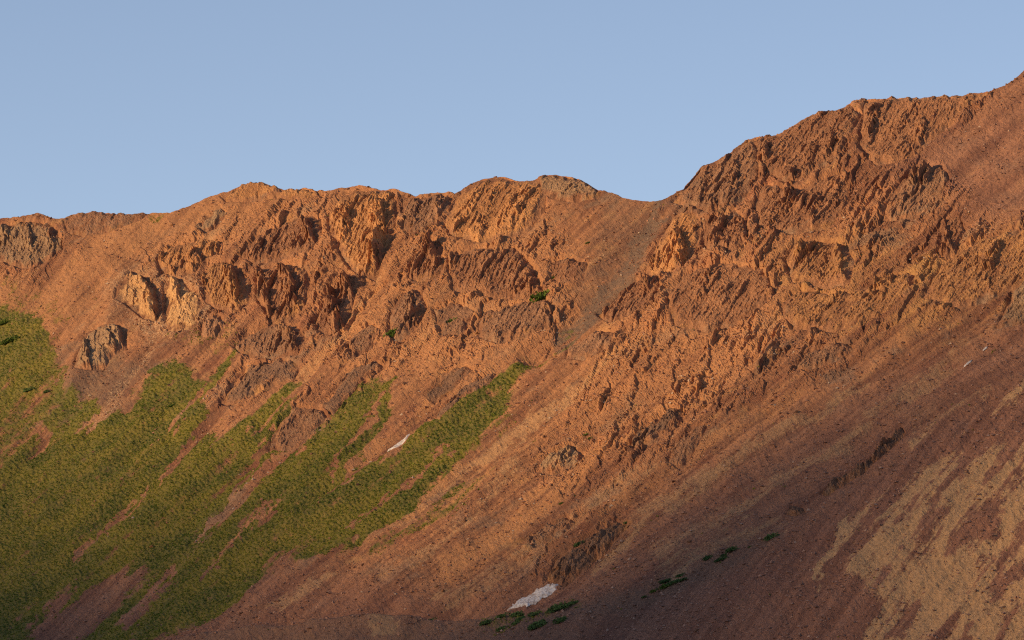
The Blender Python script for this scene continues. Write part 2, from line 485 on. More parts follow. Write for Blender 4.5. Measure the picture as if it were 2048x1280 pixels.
# ------------------------------------------------------------------ outcrops (survey outlines)
# outline, rock, relief m, cell size, elongation, bedding angle, label
OUT = [
    ([(-80, 452), (0, 448), (60, 438), (104, 446), (124, 472), (128, 498), (96, 522), (50, 540), (0, 526), (-80, 530)], 'grey', 5, 15, 0.9, 70,
     'pale grey-brown broken crag at the far left edge, below the skyline'),
    ([(126, 440), (142, 426), (185, 420), (300, 424), (280, 440), (220, 462), (160, 470), (132, 462)], 'brown', 2.6, 12, 1.5, 60,
     'low brown rocky knoll on the skyline left of the grassy notch'),
    ([(440, 392), (480, 368), (502, 360), (530, 363), (560, 374), (600, 373), (632, 379), (650, 392), (600, 398), (540, 392), (490, 398), (450, 402)], 'orange', 3.0, 14, 1.5, 70,
     'small red summit knob on the skyline above the smooth left slope'),
    ([(262, 545), (290, 548), (312, 570), (318, 610), (312, 632), (286, 632), (262, 618), (232, 604), (236, 582), (250, 562)], 'pale', 7, 39, 1.0, 72,
     'rounded pale tan cliff with a long curved shadow on its side'),
    ([(322, 556), (348, 540), (368, 556), (396, 572), (402, 612), (392, 650), (352, 664), (322, 650), (318, 600)], 'pale', 6, 39, 1.1, 78,
     'broad pale tan cliff just beside the rounded one, topped by a dark notch'),
    ([(170, 668), (196, 656), (232, 648), (250, 655), (252, 688), (226, 706), (206, 734), (172, 742), (146, 742), (158, 702)], 'grey', 7, 38, 1.2, 75,
     'grey rock buttress with a dark hollow, standing alone lowest on the left slope'),
    ([(308, 512), (328, 486), (362, 480), (402, 466), (442, 470), (436, 500), (404, 512), (388, 540), (348, 546), (316, 540)], 'orange', 7, 20, 1.8, 68,
     'jagged red crags just above the two pale tan cliffs'),
    ([(392, 540), (404, 508), (440, 508), (478, 528), (502, 560), (500, 600), (478, 626), (436, 622), (404, 596)], 'ochre', 8, 24, 2.0, 80,
     'ochre towers split by two tall vertical shadow clefts'),
    ([(400, 640), (440, 626), (452, 650), (432, 676), (398, 674)], 'brown', 5, 20, 1.6, 72,
     'small brown rock steps below the ochre towers'),
    ([(476, 500), (510, 462), (566, 436), (606, 424), (644, 432), (650, 470), (620, 505), (560, 520), (500, 526)], 'red', 8, 22, 1.9, 68,
     'red broken crags high on the left shoulder beneath the smooth skyline'),
    ([(508, 534), (560, 524), (612, 526), (622, 566), (606, 612), (576, 640), (540, 640), (512, 600)], 'red', 8, 19, 2.4, 72,
     'row of narrow red fins left of the big shadowed tower'),
    ([(462, 690), (490, 656), (540, 640), (596, 644), (614, 676), (596, 712), (540, 716), (482, 706)], 'brown', 7, 24, 1.7, 66,
     'lumpy brown buttress at the foot of the red fins, above the grass'),
    ([(622, 640), (640, 596), (660, 566), (690, 540), (722, 544), (742, 566), (716, 580), (706, 620), (690, 652), (664, 672), (634, 668)], 'red', 11, 34, 1.6, 72,
     'tall brown tower with the widest black shadow in the left crags'),
    ([(650, 420), (690, 384), (722, 374), (790, 380), (798, 420), (790, 470), (770, 520), (752, 560), (716, 556), (684, 520), (658, 470)], 'orange', 8, 21, 2.0, 70,
     'large red crag under the skyline with a deep shadowed gully down its side'),
    ([(798, 384), (832, 392), (876, 384), (908, 392), (898, 430), (866, 462), (818, 480), (800, 450)], 'brown', 7, 22, 1.8, 66,
     'brown notched crags on the skyline just left of the central buttress'),
    ([(884, 452), (908, 392), (928, 374), (946, 361), (992, 348), (1032, 358), (1074, 353), (1096, 380), (1090, 420), (1066, 452), (1020, 476), (960, 492), (906, 484)], 'orange', 8, 31, 1.9, 64,
     'bright orange slabby central buttress with leaning ribs reaching the skyline'),
    ([(1070, 356), (1090, 347), (1112, 346), (1166, 358), (1204, 380), (1196, 396), (1140, 404), (1100, 396), (1082, 384)], 'grey', 3.5, 16, 1.4, 60,
     'rounded grey-brown summit beside the saddle'),
    ([(818, 562), (834, 510), (866, 480), (892, 498), (894, 536), (884, 560), (846, 574)], 'red', 10, 24, 2.0, 66,
     'pointed red crag casting a small blue shadow below the notched skyline'),
    ([(896, 516), (950, 500), (1030, 490), (1072, 530), (1088, 580), (1050, 600), (976, 594), (904, 586)], 'red', 7, 20, 2.4, 64,
     'band of red leaning slabs directly below the orange buttress'),
    ([(1098, 516), (1140, 508), (1176, 524), (1166, 556), (1126, 568), (1096, 556)], 'red', 4, 15, 1.5, 60,
     'small red crag dotted with green at the edge of the grey gully'),
    ([(780, 620), (806, 590), (842, 584), (858, 616), (838, 660), (802, 692), (776, 676)], 'brown', 7, 20, 1.8, 64,
     'brown crag just above the lone round green shrub'),
    ([(866, 620), (920, 600), (950, 620), (930, 668), (880, 680)], 'brown', 4, 16, 1.7, 62,
     'low brown rocks around a small shrub in mid slope'),
    ([(960, 620), (1030, 600), (1082, 590), (1112, 610), (1106, 648), (1050, 680), (990, 690), (950, 670)], 'brown', 5, 18, 1.7, 62,
     'brown rocky rise directly under the largest green shrub'),
    ([(690, 680), (740, 650), (764, 662), (748, 700), (706, 726)], 'brown', 4.5, 15, 1.8, 62,
     'narrow brown rock strip left of the lone round shrub'),
    ([(430, 800), (486, 726), (560, 712), (602, 728), (588, 760), (520, 786), (470, 812)], 'dark', 3.5, 15, 2.0, 52,
     'dark brown rocks at the head of the red gully in the grass'),
    ([(534, 898), (548, 852), (596, 810), (640, 812), (664, 836), (620, 866), (590, 892)], 'brown', 4.5, 17, 1.7, 58,
     'broken brown rocks sitting in the green grass'),
    ([(640, 812), (690, 748), (752, 722), (770, 732), (720, 772), (666, 830)], 'dark', 3.0, 13, 2.2, 48,
     'dark thin rock strip slanting up from the rocks in the grass'),
    ([(846, 786), (880, 744), (930, 728), (950, 744), (910, 776), (866, 800)], 'dark', 2.8, 13, 2.0, 46,
     'upper of two dark purple rock patches beside the bright grass edge'),
    ([(862, 834), (900, 796), (960, 756), (996, 746), (980, 770), (930, 806), (880, 846)], 'dark', 3.0, 13, 2.2, 44,
     'lower of two dark purple rock patches, touching the bright grass edge'),
    ([(1186, 616), (1230, 572), (1284, 548), (1326, 556), (1330, 600), (1280, 640), (1220, 652)], 'red', 6, 20, 1.9, 60,
     'dark-pitted red crags on the right bank of the grey gully'),
    ([(1284, 546), (1306, 490), (1340, 430), (1374, 408), (1402, 440), (1396, 500), (1370, 545), (1320, 556)], 'orange', 11, 34, 1.6, 66,
     'orange crag with a crescent shadow above the grey gully'),
    ([(1342, 402), (1366, 376), (1406, 326), (1442, 310), (1492, 276), (1520, 290), (1524, 350), (1480, 410), (1420, 432), (1376, 412)], 'brown', 5, 17, 2.2, 60,
     'grey-brown rock shoulder rising steeply from the saddle to the skyline'),
    ([(1496, 276), (1560, 262), (1592, 246), (1628, 222), (1700, 203), (1724, 226), (1700, 300), (1640, 344), (1570, 372), (1530, 340)], 'red', 5.5, 18, 2.2, 60,
     'red skyline crags with fine ribs halfway up the right mountain'),
    ([(1728, 200), (1800, 190), (1886, 185), (1944, 182), (1986, 180), (1930, 216), (1880, 260), (1820, 316), (1752, 330), (1716, 300)], 'red', 5.5, 20, 2.2, 62,
     'uppermost red crags on the skyline next to the smooth top scree'),
    ([(1404, 440), (1470, 420), (1500, 440), (1506, 492), (1478, 520), (1428, 514), (1402, 490)], 'red', 8, 20, 1.5, 68,
     'dark red pitted crag in the middle of the right face'),
    ([(1526, 366), (1600, 376), (1660, 346), (1700, 340), (1704, 400), (1660, 460), (1580, 476), (1516, 460), (1506, 410)], 'red', 7, 22, 2.6, 60,
     'red ribbed rock wall with long thin shadows below the right skyline'),
    ([(1566, 520), (1590, 484), (1640, 478), (1690, 486), (1712, 520), (1700, 566), (1640, 580), (1584, 570)], 'ochre', 9, 30, 2.4, 58,
     'yellow ochre slabs with dark clefts on the right face'),
    ([(1760, 440), (1790, 370), (1830, 326), (1880, 320), (1900, 350), (1880, 400), (1820, 440)], 'brown', 6, 20, 2.2, 66,
     'brown rock fins with a pair of dark slots below the top scree'),
    ([(1868, 500), (1880, 430), (1916, 420), (1930, 460), (1912, 506), (1890, 516)], 'red', 7, 18, 1.7, 70,
     'small isolated red crag with black hollows on the upper right slope'),
    ([(1846, 600), (1880, 520), (1960, 476), (2048, 450), (2110, 450), (2110, 560), (2000, 590), (1920, 620)], 'ochre', 5, 20, 2.4, 54,
     'yellowish streaked crags at the right edge of the face'),
    ([(1336, 600), (1380, 556), (1450, 536), (1530, 540), (1556, 590), (1500, 640), (1420, 668), (1350, 660)], 'red', 5, 20, 2.4, 56,
     'broad orange rocky slope below the dark red pitted crag'),
    ([(1560, 610), (1600, 580), (1700, 584), (1780, 540), (1830, 540), (1830, 590), (1760, 640), (1660, 670), (1580, 660)], 'ochre', 4.5, 19, 2.6, 54,
     'streaked ochre rock slope beneath the yellow slabs'),
    ([(1130, 690), (1190, 660), (1240, 668), (1230, 706), (1170, 726), (1130, 720)], 'brown', 3.5, 15, 1.8, 54,
     'low brown rocks where the grey gully meets the grass tip'),
    ([(1060, 940), (1090, 904), (1140, 884), (1166, 900), (1150, 926), (1110, 944)], 'grey', 5, 17, 1.8, 56,
     'grey rocks next to two tiny green tufts in the lower middle slope'),
    ([(1250, 890), (1280, 850), (1340, 812), (1370, 820), (1360, 850), (1310, 886), (1270, 900)], 'dark', 5.5, 16, 1.9, 58,
     'dark broken rocks on the lower middle slope with blackish top'),
    ([(1334, 920), (1350, 884), (1390, 850), (1420, 850), (1400, 890), (1360, 940)], 'brown', 4, 14, 1.8, 62,
     'brown cracked rocks just below the dark broken rocks'),
    ([(1030, 1080), (1080, 1050), (1130, 1026), (1150, 1040), (1120, 1070), (1070, 1092)], 'brown', 6, 15, 2.0, 56,
     'brown slanting rocks on the slope left above the large snow patch'),
    ([(1086, 1150), (1110, 1110), (1160, 1074), (1230, 1036), (1260, 1040), (1220, 1080), (1160, 1130), (1120, 1160)], 'dark', 6, 16, 1.8, 54,
     'dark grey rock band directly above the large snow patch'),
    ([(1586, 740), (1620, 704), (1690, 684), (1712, 700), (1680, 726), (1620, 750)], 'brown', 5, 16, 1.7, 56,
     'small brown crag at the edge of the evening shade on the right'),
    ([(1636, 978), (1670, 948), (1720, 920), (1770, 876), (1800, 846), (1806, 858), (1776, 892), (1730, 930), (1690, 956), (1650, 982)], 'dark', 6, 13, 1.4, 60,
     'long dark grey rock rib crossing the shaded right slope'),
    ([(1568, 1022), (1580, 1006), (1600, 1004), (1606, 1014), (1590, 1024)], 'dark', 4, 16, 1.2, 60,
     'single dark boulder knob at the lower end of the long rock rib'),
    ([(1990, 660), (2010, 600), (2048, 540), (2100, 510), (2100, 600), (2048, 650)], 'grey', 4, 18, 2.2, 54,
     'grey streaked rocks in shade at the right edge of the picture'),
    ([(390, 452), (410, 428), (440, 410), (452, 420), (430, 448), (404, 462)], 'grey', 3.0, 13, 1.5, 66,
     'small grey rock patch high on the smooth slope below the red summit knob'),
]

# ------------------------------------------------------------------ mountainside sheet
u_in = np.arange(-60, 2110, 1.9)
u_all = np.concatenate([np.linspace(-400, -60, 40, endpoint=False), u_in, np.linspace(2110, 2500, 40)])
NR, NB, NS = 530, 16, 14
VB = 1330.0
s_all = skyline(u_all)
fr = np.linspace(0, 1, NR)
Vg = s_all[None, :] + fr[:, None] * (VB - s_all[None, :])
eb = np.linspace(1, 0, NB, endpoint=False) ** 2 * 320
Vb = s_all[None, :] - eb[:, None]
Vg = np.concatenate([Vb, Vg], 0)
Ug = np.broadcast_to(u_all[None, :], Vg.shape).copy()
P = survey_point(Ug, Vg)
Nn = grid_normals(P)
ps, rh = fall_coords(Ug, Vg)
spur = sstep(-30, 60, Vg - np.interp(Ug, [300, 700, 1010, 1540, 1800, 2048, 2500], [1350, 1262, 1240, 1075, 870, 735, 500]))
# on the near spur the fall line is steeper in plan: its own streak coordinates
an = R(52)
ps2 = Ug * math.sin(an) + Vg * math.cos(an); rh2 = Ug * math.cos(an) - Vg * math.sin(an)
wx = fbm(ps / 30, rh / 130, 50, 4, .6) * 15; wy = fbm(ps / 30, rh / 130, 60, 4, .6) * 15
wx += 5 * fbm(Ug / 14, Vg / 12, 53, 3); wy += 5 * fbm(Ug / 14, Vg / 12, 54, 3)
Uw, Vw = Ug + wx, Vg + wy


def area(poly, soft=10.0):
    return bbox_eval(Uw, Vw, poly, 70, lambda u, v: 1 - sstep(-soft, soft, poly_sd(u, v, poly)), 0.0)


def along(pts, soft=0.5):
    return bbox_eval(Uw, Vw, pts, 80, lambda u, v: 1 - sstep(1 - soft, 1 + soft, line_d(u, v, pts)), 0.0)


grass = np.zeros(Ug.shape)
for poly, d in [
    ([(-420, 600), (0, 620), (70, 625), (112, 690), (135, 775), (250, 815), (300, 735), (352, 722), (400, 770), (466, 690), (476, 710), (410, 815), (430, 885), (600, 762), (604, 788), (560, 880),
      (600, 892), (660, 835), (700, 775), (782, 752), (780, 820), (735, 890), (745, 925), (830, 862), (950, 782), (1046, 712), (1054, 735), (968, 870), (888, 960), (808, 1022), (728, 1092), (645, 1114), (560, 1114),
      (480, 1194), (420, 1244), (300, 1292), (-420, 1340)], 0.95),
    ([(500, 752), (545, 748), (540, 782), (505, 784)], 0.6),
    ([(930, 945), (1000, 935), (900, 1030), (770, 1105), (700, 1112), (830, 1010)], 0.55),
    ([(980, 850), (1060, 800), (1050, 820), (990, 880)], 0.6),
    ([(1115, 690), (1135, 650), (1145, 655), (1125, 690), (1060, 730), (1050, 722)], 0.8),
    ([(0, 560), (120, 600), (140, 660), (90, 640), (0, 640)], 0.42),
    ([(290, 425), (340, 424), (335, 434), (290, 436)], 0.6),
    ([(330, 650), (460, 640), (470, 690), (400, 720), (340, 690)], 0.35),
    ([(960, 1240), (1170, 1195), (1180, 1215), (1110, 1245), (1020, 1285), (940, 1285)], 0.45),
]:
    grass = np.maximum(grass, area(poly, 14) * d)
for pts in [
    [(480, 740, 15), (400, 860, 10), (335, 950, 7), (318, 978, 2)],
    [(640, 835, 10), (590, 890, 15), (480, 990, 10), (400, 1065, 6), (375, 1090, 2)],
    [(560, 865, 5), (470, 960, 5), (430, 1040, 2)],
    [(860, 800, 18), (790, 890, 18), (720, 932, 11), (640, 992, 4)],
    [(310, 660, 10), (260, 760, 11), (160, 872, 5)],
    [(640, 745, 10), (600, 785, 8), (500, 870, 4)],
    [(760, 800, 6), (720, 880, 5), (660, 950, 2)], [(300, 960, 3), (230, 1040, 4), (150, 1110, 3)], [(560, 1000, 3), (470, 1090, 4), (400, 1160, 3)], [(900, 900, 4), (800, 980, 4), (700, 1060, 3)],
    [(95, 850, 8), (65, 905, 7)],
    [(1000, 900, 12), (860, 1000, 12), (720, 1092, 10)],
    [(400, 790, 10), (345, 860, 7)],
    [(345, 1140, 10), (250, 1240, 14)],
]:
    grass = grass * (1 - 0.95 * along(pts))
brown_patch = area([(60, 1250), (120, 1195), (230, 1145), (300, 1125), (280, 1165), (200, 1240), (140, 1300), (40, 1310)])
grass *= 1 - 0.9 * brown_patch
thin = area([(120, 720), (240, 700), (290, 740), (250, 810), (150, 800), (60, 900), (-50, 960), (-50, 860)], 30)
grass *= 1 - 0.35 * thin
grass *= np.clip(1.0 + 0.42 * fbm(ps / 16, rh / 150, 51, 3) + 0.2 * fbm(Ug / 16, Vg / 12, 52, 3), 0.2, 1.1)

tan = np.zeros(Ug.shape)
for pts, d in [
    ([(1140, 790, 14), (1050, 850, 16), (950, 925, 14)], 0.75),
    ([(950, 930, 16), (840, 1010, 14), (720, 1090, 9)], 0.5),
    ([(1420, 870, 10), (1180, 1010, 16), (980, 1160, 26), (880, 1200, 20)], 0.52),
    ([(1740, 770, 10), (1500, 900, 16), (1300, 1030, 18), (1190, 1130, 20)], 0.62),
    ([(1900, 720, 16), (1700, 860, 20), (1500, 1000, 24), (1320, 1110, 24)], 0.58),
    ([(1560, 1040, 18), (1440, 1085, 26), (1330, 1150, 18)], 0.5),
    ([(660, 1150, 14), (560, 1215, 16)], 0.65),
    ([(1240, 720, 9), (1120, 800, 9)], 0.5),
    ([(1060, 880, 8), (1000, 960, 10), (940, 1040, 12), (830, 1130, 16)], 0.55),
    ([(1560, 720, 12), (1400, 800, 12), (1260, 880, 10)], 0.35),
    ([(790, 1255, 16), (770, 1268, 22)], 0.9),
    ([(440, 440, 10), (300, 590, 6), (130, 745, 8)], 0.45),
    ([(760, 560, 10), (640, 720, 12), (520, 850, 8)], 0.5),
    ([(1700, 1040, 8), (1660, 1110, 10), (1640, 1170, 8)], 0.8),
    ([(1870, 770, 10), (1760, 850, 8)], 0.4),
    ([(1990, 770, 12), (1850, 850, 14), (1790, 900, 10)], 0.45),
]:
    tan = np.maximum(tan, along(pts, 0.9) * d * 0.95)
for poly, d in [
    ([(1672, 1070), (1760, 1010), (1850, 925), (1960, 890), (2060, 860), (2200, 1100), (2100, 1340), (1700, 1340), (1745, 1200), (1690, 1150)], 0.52),
    ([(1860, 1060), (1990, 930), (2040, 915), (1980, 1010), (1900, 1100)], 0.70),
    ([(1780, 1150), (1900, 1080), (2060, 1040), (2100, 1300), (1800, 1300)], 0.66),
    ([(2000, 770), (2120, 700), (2120, 760), (1960, 860), (1830, 940)], 0.42),
]:
    tan = np.maximum(tan, area(poly, 45) * d)

fan = sstep(0.3, 0.8, spur)
tan = np.where(fan > 0, tan * (1 - fan) + fan * np.clip(tan * (1.05 + 1.15 * fbm(ps2 / 34, rh2 / 150, 57, 4, .6) + 0.35 * fbm(Ug / 20, Vg / 20, 58, 3)), 0, 1), tan)
grey = 0.4 * area([(1204, 380), (1260, 396), (1330, 404), (1336, 430), (1292, 490), (1232, 570), (1172, 630), (1132, 655), (1150, 590), (1180, 500), (1206, 430)], 16) * 0.95
grey = np.maximum(grey, along([(1322, 404, 12), (1286, 470, 20), (1236, 548, 22), (1166, 632, 18), (1110, 690, 10)], 0.5))
grey = np.maximum(grey, area([(100, 760), (230, 700), (300, 720), (250, 800), (120, 830)], 24) * 0.7)
grey = np.maximum(grey, area([(1000, 1245), (1300, 1170), (1560, 1060), (1500, 1110), (1280, 1220), (1040, 1300)], 20) * 0.6)
grey = np.maximum(grey, area([(1330, 405), (1400, 330), (1440, 330), (1480, 400), (1400, 440)], 20) * 0.6)
grey = np.maximum(grey, area([(1990, 660), (2060, 540), (2140, 520), (2140, 600)], 16) * 0.8)
bank = np.interp(Ug, [300, 420, 1000, 1200], [0, 1, 1, 0]) * sstep(0, 10, Vg - np.interp(Ug, [200, 380, 560, 760, 1000, 1300], [1330, 1282, 1258, 1243, 1238, 1215]))
grey = np.maximum(grey, 0.55 * bank)
dark = sstep(-60, 60, Vg - np.interp(Ug, [0, 500, 900, 1150, 1400, 1700, 2048, 2500], [1150, 1120, 1190, 1120, 950, 780, 640, 500])) * 0.8  # dark scree, with evening shade below the shade line put into the colour
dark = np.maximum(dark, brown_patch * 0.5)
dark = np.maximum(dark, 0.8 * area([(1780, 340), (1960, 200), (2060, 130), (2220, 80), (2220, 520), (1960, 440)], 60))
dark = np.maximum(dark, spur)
ochre = area([(1540, 500), (1640, 470), (1900, 500), (2100, 440), (2100, 600), (1900, 640), (1760, 680), (1600, 640)], 50) * 0.55
pale = np.maximum(0.75 * area([(222, 565), (262, 540), (345, 535), (410, 560), (420, 640), (380, 676), (320, 672), (290, 645), (230, 625)], 16), 0) + along([(316, 640, 10), (290, 700, 10), (230, 800, 8), (160, 872, 5)], 0.8) * 0.8
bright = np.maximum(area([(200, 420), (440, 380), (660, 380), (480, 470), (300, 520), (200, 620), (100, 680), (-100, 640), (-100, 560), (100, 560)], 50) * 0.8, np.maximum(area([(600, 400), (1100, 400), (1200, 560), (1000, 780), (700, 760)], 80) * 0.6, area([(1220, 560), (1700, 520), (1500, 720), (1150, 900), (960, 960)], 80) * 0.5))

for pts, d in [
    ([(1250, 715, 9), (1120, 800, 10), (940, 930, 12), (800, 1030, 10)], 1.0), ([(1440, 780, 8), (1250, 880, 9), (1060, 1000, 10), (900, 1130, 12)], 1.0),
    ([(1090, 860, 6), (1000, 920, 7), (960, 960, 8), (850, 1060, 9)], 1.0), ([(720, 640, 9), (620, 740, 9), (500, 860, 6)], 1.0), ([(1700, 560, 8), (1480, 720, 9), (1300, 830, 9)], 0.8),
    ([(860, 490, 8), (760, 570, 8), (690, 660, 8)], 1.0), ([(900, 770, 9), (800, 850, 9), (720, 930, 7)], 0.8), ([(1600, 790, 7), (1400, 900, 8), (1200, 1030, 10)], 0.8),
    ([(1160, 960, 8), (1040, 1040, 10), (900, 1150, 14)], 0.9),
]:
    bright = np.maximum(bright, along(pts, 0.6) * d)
# fine relief of scree, ribs and hummocks
ribm = 0.25 + 0.75 * sstep(-0.2, 0.5, fbm(ps / 80, rh / 240, 20, 3))
h = (1 - spur) * ribm * (0.9 * noise(ps / 11, rh / 110, 21) + 1.6 * noise(ps / 27, rh / 260, 22)) + spur * (0.7 * noise(ps2 / 11, rh2 / 110, 21) + 1.2 * noise(ps2 / 27, rh2 / 260, 22))
h += 0.30 * fbm(Ug / 9, Vg / 9, 23, 2)
h += grass * 0.8 * noise(Ug / 6.5, Vg / 5, 25)
r1, r2, ox, oy, bd = worley(Ug / 6.5, Vg / 6.5, 31)
h += (1 - np.clip(grass * 1.3, 0, 1)) * 0.28 * (r1 ** 4)
core = np.zeros(Ug.shape)
for o in OUT:
    core = np.maximum(core, bbox_eval(Ug, Vg, o[0], 30, lambda u, v: 1 - sstep(-8, 4, poly_sd(u, v, o[0])), 0.0))
# loose broken bedrock between the outcrops of the upper face
rough = np.clip(area([(280, 500), (480, 420), (640, 392), (900, 392), (1090, 400), (1150, 560), (1100, 690), (900, 720), (700, 730), (480, 700), (300, 640)], 30)
                + area([(1300, 520), (1350, 400), (1500, 280), (1730, 205), (1980, 185), (1860, 300), (1960, 420), (2100, 460), (2100, 580), (1820, 640), (1600, 740), (1330, 900), (1080, 920), (1200, 720)], 40)
                + 0.45 * area([(1030, 960), (1180, 800), (1420, 790), (1420, 930), (1200, 1000)], 30) + 0.5 * area([(1020, 1100), (1140, 1015), (1270, 1020), (1240, 1090), (1100, 1165)], 18)
                + 0.7 * area([(520, 890), (600, 800), (760, 715), (760, 750), (620, 880)], 14) + 0.7 * area([(846, 845), (870, 745), (990, 740), (900, 840)], 14) + 0.7 * area([(420, 810), (490, 715), (600, 715), (590, 760), (480, 810)], 14)
                + 0.6 * area([(0, 450), (110, 440), (160, 470), (170, 520), (60, 580), (-60, 560)], 20) + 0.5 * area([(1560, 750), (1720, 680), (1700, 740), (1600, 790)], 20), 0, 1)
bb = R(60)
bn = (Ug * math.sin(bb) + Vg * math.cos(bb)); bl = (Ug * math.cos(bb) - Vg * math.sin(bb))
act_t = sstep(-0.2, 0.5, fbm(bn / 60, bl / 110, 40, 3))
wj = 0.8 * fbm(Ug / 30, Vg / 30, 41, 2)
q1, q2, ox, oy, bd = worley(bn / 10 + wj * .6, bl / 46 + wj * .5, 42)
h += rough * act_t * (3.6 * q1 ** 2.5 + 2.2 * ox * q2)
g1, g2, gx_, gy_, gd = worley(bn / 30 + wj * .5, bl / 150 + wj * .4, 48)
h += rough * (2.2 * g1 ** 2 + 2.2 * gx_ * g2)
q1, q2, ox, oy, bd = worley(bn / 5 + wj * .5, bl / 17 + wj * .4, 45)
h += rough * (0.35 + 0.65 * act_t) * (1.7 * q1 ** 3 + 0.8 * ox)
grain = np.random.default_rng(77).uniform(-1, 1, Ug.shape)
h += grain * (0.11 + 0.20 * rough - 0.02 * np.clip(grass, 0, 1) - 0.04 * np.clip(tan * fan, 0, 1))
h -= core * 4.0
h *= np.where(Vg < skyline(Ug) - 40, 0.3, 1)
P = P + Nn * h[..., None]
# foot of the slope down to the valley floor
last = P[-1]
foot = []
for i in range(1, NS + 1):
    d = i * 40.0
    q = last.copy(); q[:, 0] -= 0.55 * d; q[:, 1] -= 0.8 * d; q[:, 2] -= 0.62 * d * (1 - 0.02 * i)
    foot.append(q)
P_all = np.concatenate([P, np.array(foot)], 0)


def ext(a):
    return np.concatenate([a, np.repeat(a[-1:], NS, 0)], 0)


nr, nc = P_all.shape[:2]
idx = np.arange(nr * nc).reshape(nr, nc)
faces = np.stack([idx[:-1, :-1], idx[1:, :-1], idx[1:, 1:], idx[:-1, 1:]], -1).reshape(-1, 4)
me = mesh_np('mountainside', P_all.reshape(-1, 3), faces, smooth=False)
attr(me, 'fall', np.stack([ext(ps) * 0.4, ext(rh) * 0.4, ext(spur), np.ones_like(ext(ps))], -1).reshape(-1, 4))
attr(me, 'fall_spur', np.stack([ext(ps2) * 0.4, ext(rh2) * 0.4, ext(spur) * 0, np.ones_like(ext(ps))], -1).reshape(-1, 4))
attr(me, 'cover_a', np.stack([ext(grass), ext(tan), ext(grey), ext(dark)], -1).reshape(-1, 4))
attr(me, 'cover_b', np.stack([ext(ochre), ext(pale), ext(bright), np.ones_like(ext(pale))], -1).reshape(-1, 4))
mountain = put('mountainside', me, M['slope'], kind='structure')

row0 = NB


def ground(U, V):
    """position and normal of the built mountainside at survey coordinates"""
    U = np.asarray(U, float); V = np.asarray(V, float)
    c = np.clip(np.interp(U, u_all, np.arange(len(u_all))), 0, nc - 1.001)
    s = skyline(U)
    r = np.clip(row0 + (V - s) / (VB - s) * (NR - 1), 0, row0 + NR - 1.001)
    c0 = c.astype(int); r0 = r.astype(int); fc = (c - c0)[..., None]; f2 = (r - r0)[..., None]
    pos = (P[r0, c0] * (1 - fc) + P[r0, c0 + 1] * fc) * (1 - f2) + (P[r0 + 1, c0] * (1 - fc) + P[r0 + 1, c0 + 1] * fc) * f2
    return pos, Nn[r0, c0], r0, c0


# ------------------------------------------------------------------ valley floor and an added, unseen mountain across the valley to shade the foot
gx = np.linspace(-16000, 16000, 60); gy = np.linspace(-12000, 20000, 60)
GX, GY = np.meshgrid(gx, gy)
GZ = -30 + 12 * fbm(GX / 3000, GY / 3000, 70, 2) + 25 * np.exp(-(GX ** 2 + GY ** 2) / 300 ** 2)
idv = np.arange(3600).reshape(60, 60)
fv = np.stack([idv[:-1, :-1], idv[:-1, 1:], idv[1:, 1:], idv[1:, :-1]], -1).reshape(-1, 4)
k = NT('valley_turf')
geo = k.n('ShaderNodeNewGeometry').outputs['Position']
k.link(k.mix(k.step(k.noise(geo, 0.004, 4), 0.4, 0.6), (0.07, 0.085, 0.03), (0.16, 0.10, 0.065)), k.b.inputs['Base Color'])
M['turf'] = k.m
put('valley_floor', mesh_np('valley_floor', np.stack([GX, GY, GZ], -1).reshape(-1, 3), fv, True), M['turf'], kind='structure')

hd = TO_SUN[:2] / np.linalg.norm(TO_SUN[:2])
pd_ = np.array([-hd[1], hd[0]])
WD = 7000.0                                   # how far off, towards the sun, the crest of that mountain stands
CREST = np.array([(-9000, 1900), (-6500, 2050), (-5000, 2150), (-4115, 2190), (-3706, 2125), (-3548, 2165), (-3451, 2155), (-3352, 2090), (-3250, 2040), (-3156, 2015),
                  (-3100, 2380), (-2990, 2255), (-2943, 2390), (-2832, 2095), (-2500, 2040), (-1500, 2000), (1500, 1700), (4000, 1300)], float)  # crest heights shaped for the shade wanted on the slope
ss = np.linspace(-9000, 4000, 900)
hz = np.interp(ss, CREST[:, 0], CREST[:, 1]) + 8 * fbm(ss / 70, ss * 0, 80, 4)
CR = np.stack([hd[0] * WD + pd_[0] * ss, hd[1] * WD + pd_[1] * ss, hz], -1)
rows = []
for w in np.linspace(-1, 1, 25):
    q = CR.copy(); dist = w * 2600
    q[:, 0] += hd[0] * dist; q[:, 1] += hd[1] * dist
    dz = abs(w) ** 0.9
    q[:, 2] = CR[:, 2] * (1 - dz) + (-60) * dz + (0 if w == 0 else 60 * (1 - abs(w)) * abs(w) * 4 * fbm(ss / 500, ss * 0 + w * 6, 82, 3))
    rows.append(q)
WM = np.array(rows)
iw = np.arange(25 * 900).reshape(25, 900)
fw = np.stack([iw[:-1, :-1], iw[:-1, 1:], iw[1:, 1:], iw[1:, :-1]], -1).reshape(-1, 4)
k = NT('shade_mountain_rock')
geo = k.n('ShaderNodeNewGeometry').outputs['Position']
k.link(k.mix(k.step(k.noise(geo, 0.006, 5), 0.4, 0.6), (0.17, 0.10, 0.07), (0.26, 0.15, 0.10)), k.b.inputs['Base Color'])
put('unseen_shade_mountain', mesh_np('unseen_shade_mountain', WM.reshape(-1, 3), fw, True), k.m, kind='structure')


# ------------------------------------------------------------------ rock pieces shared by many outcrops
import bmesh


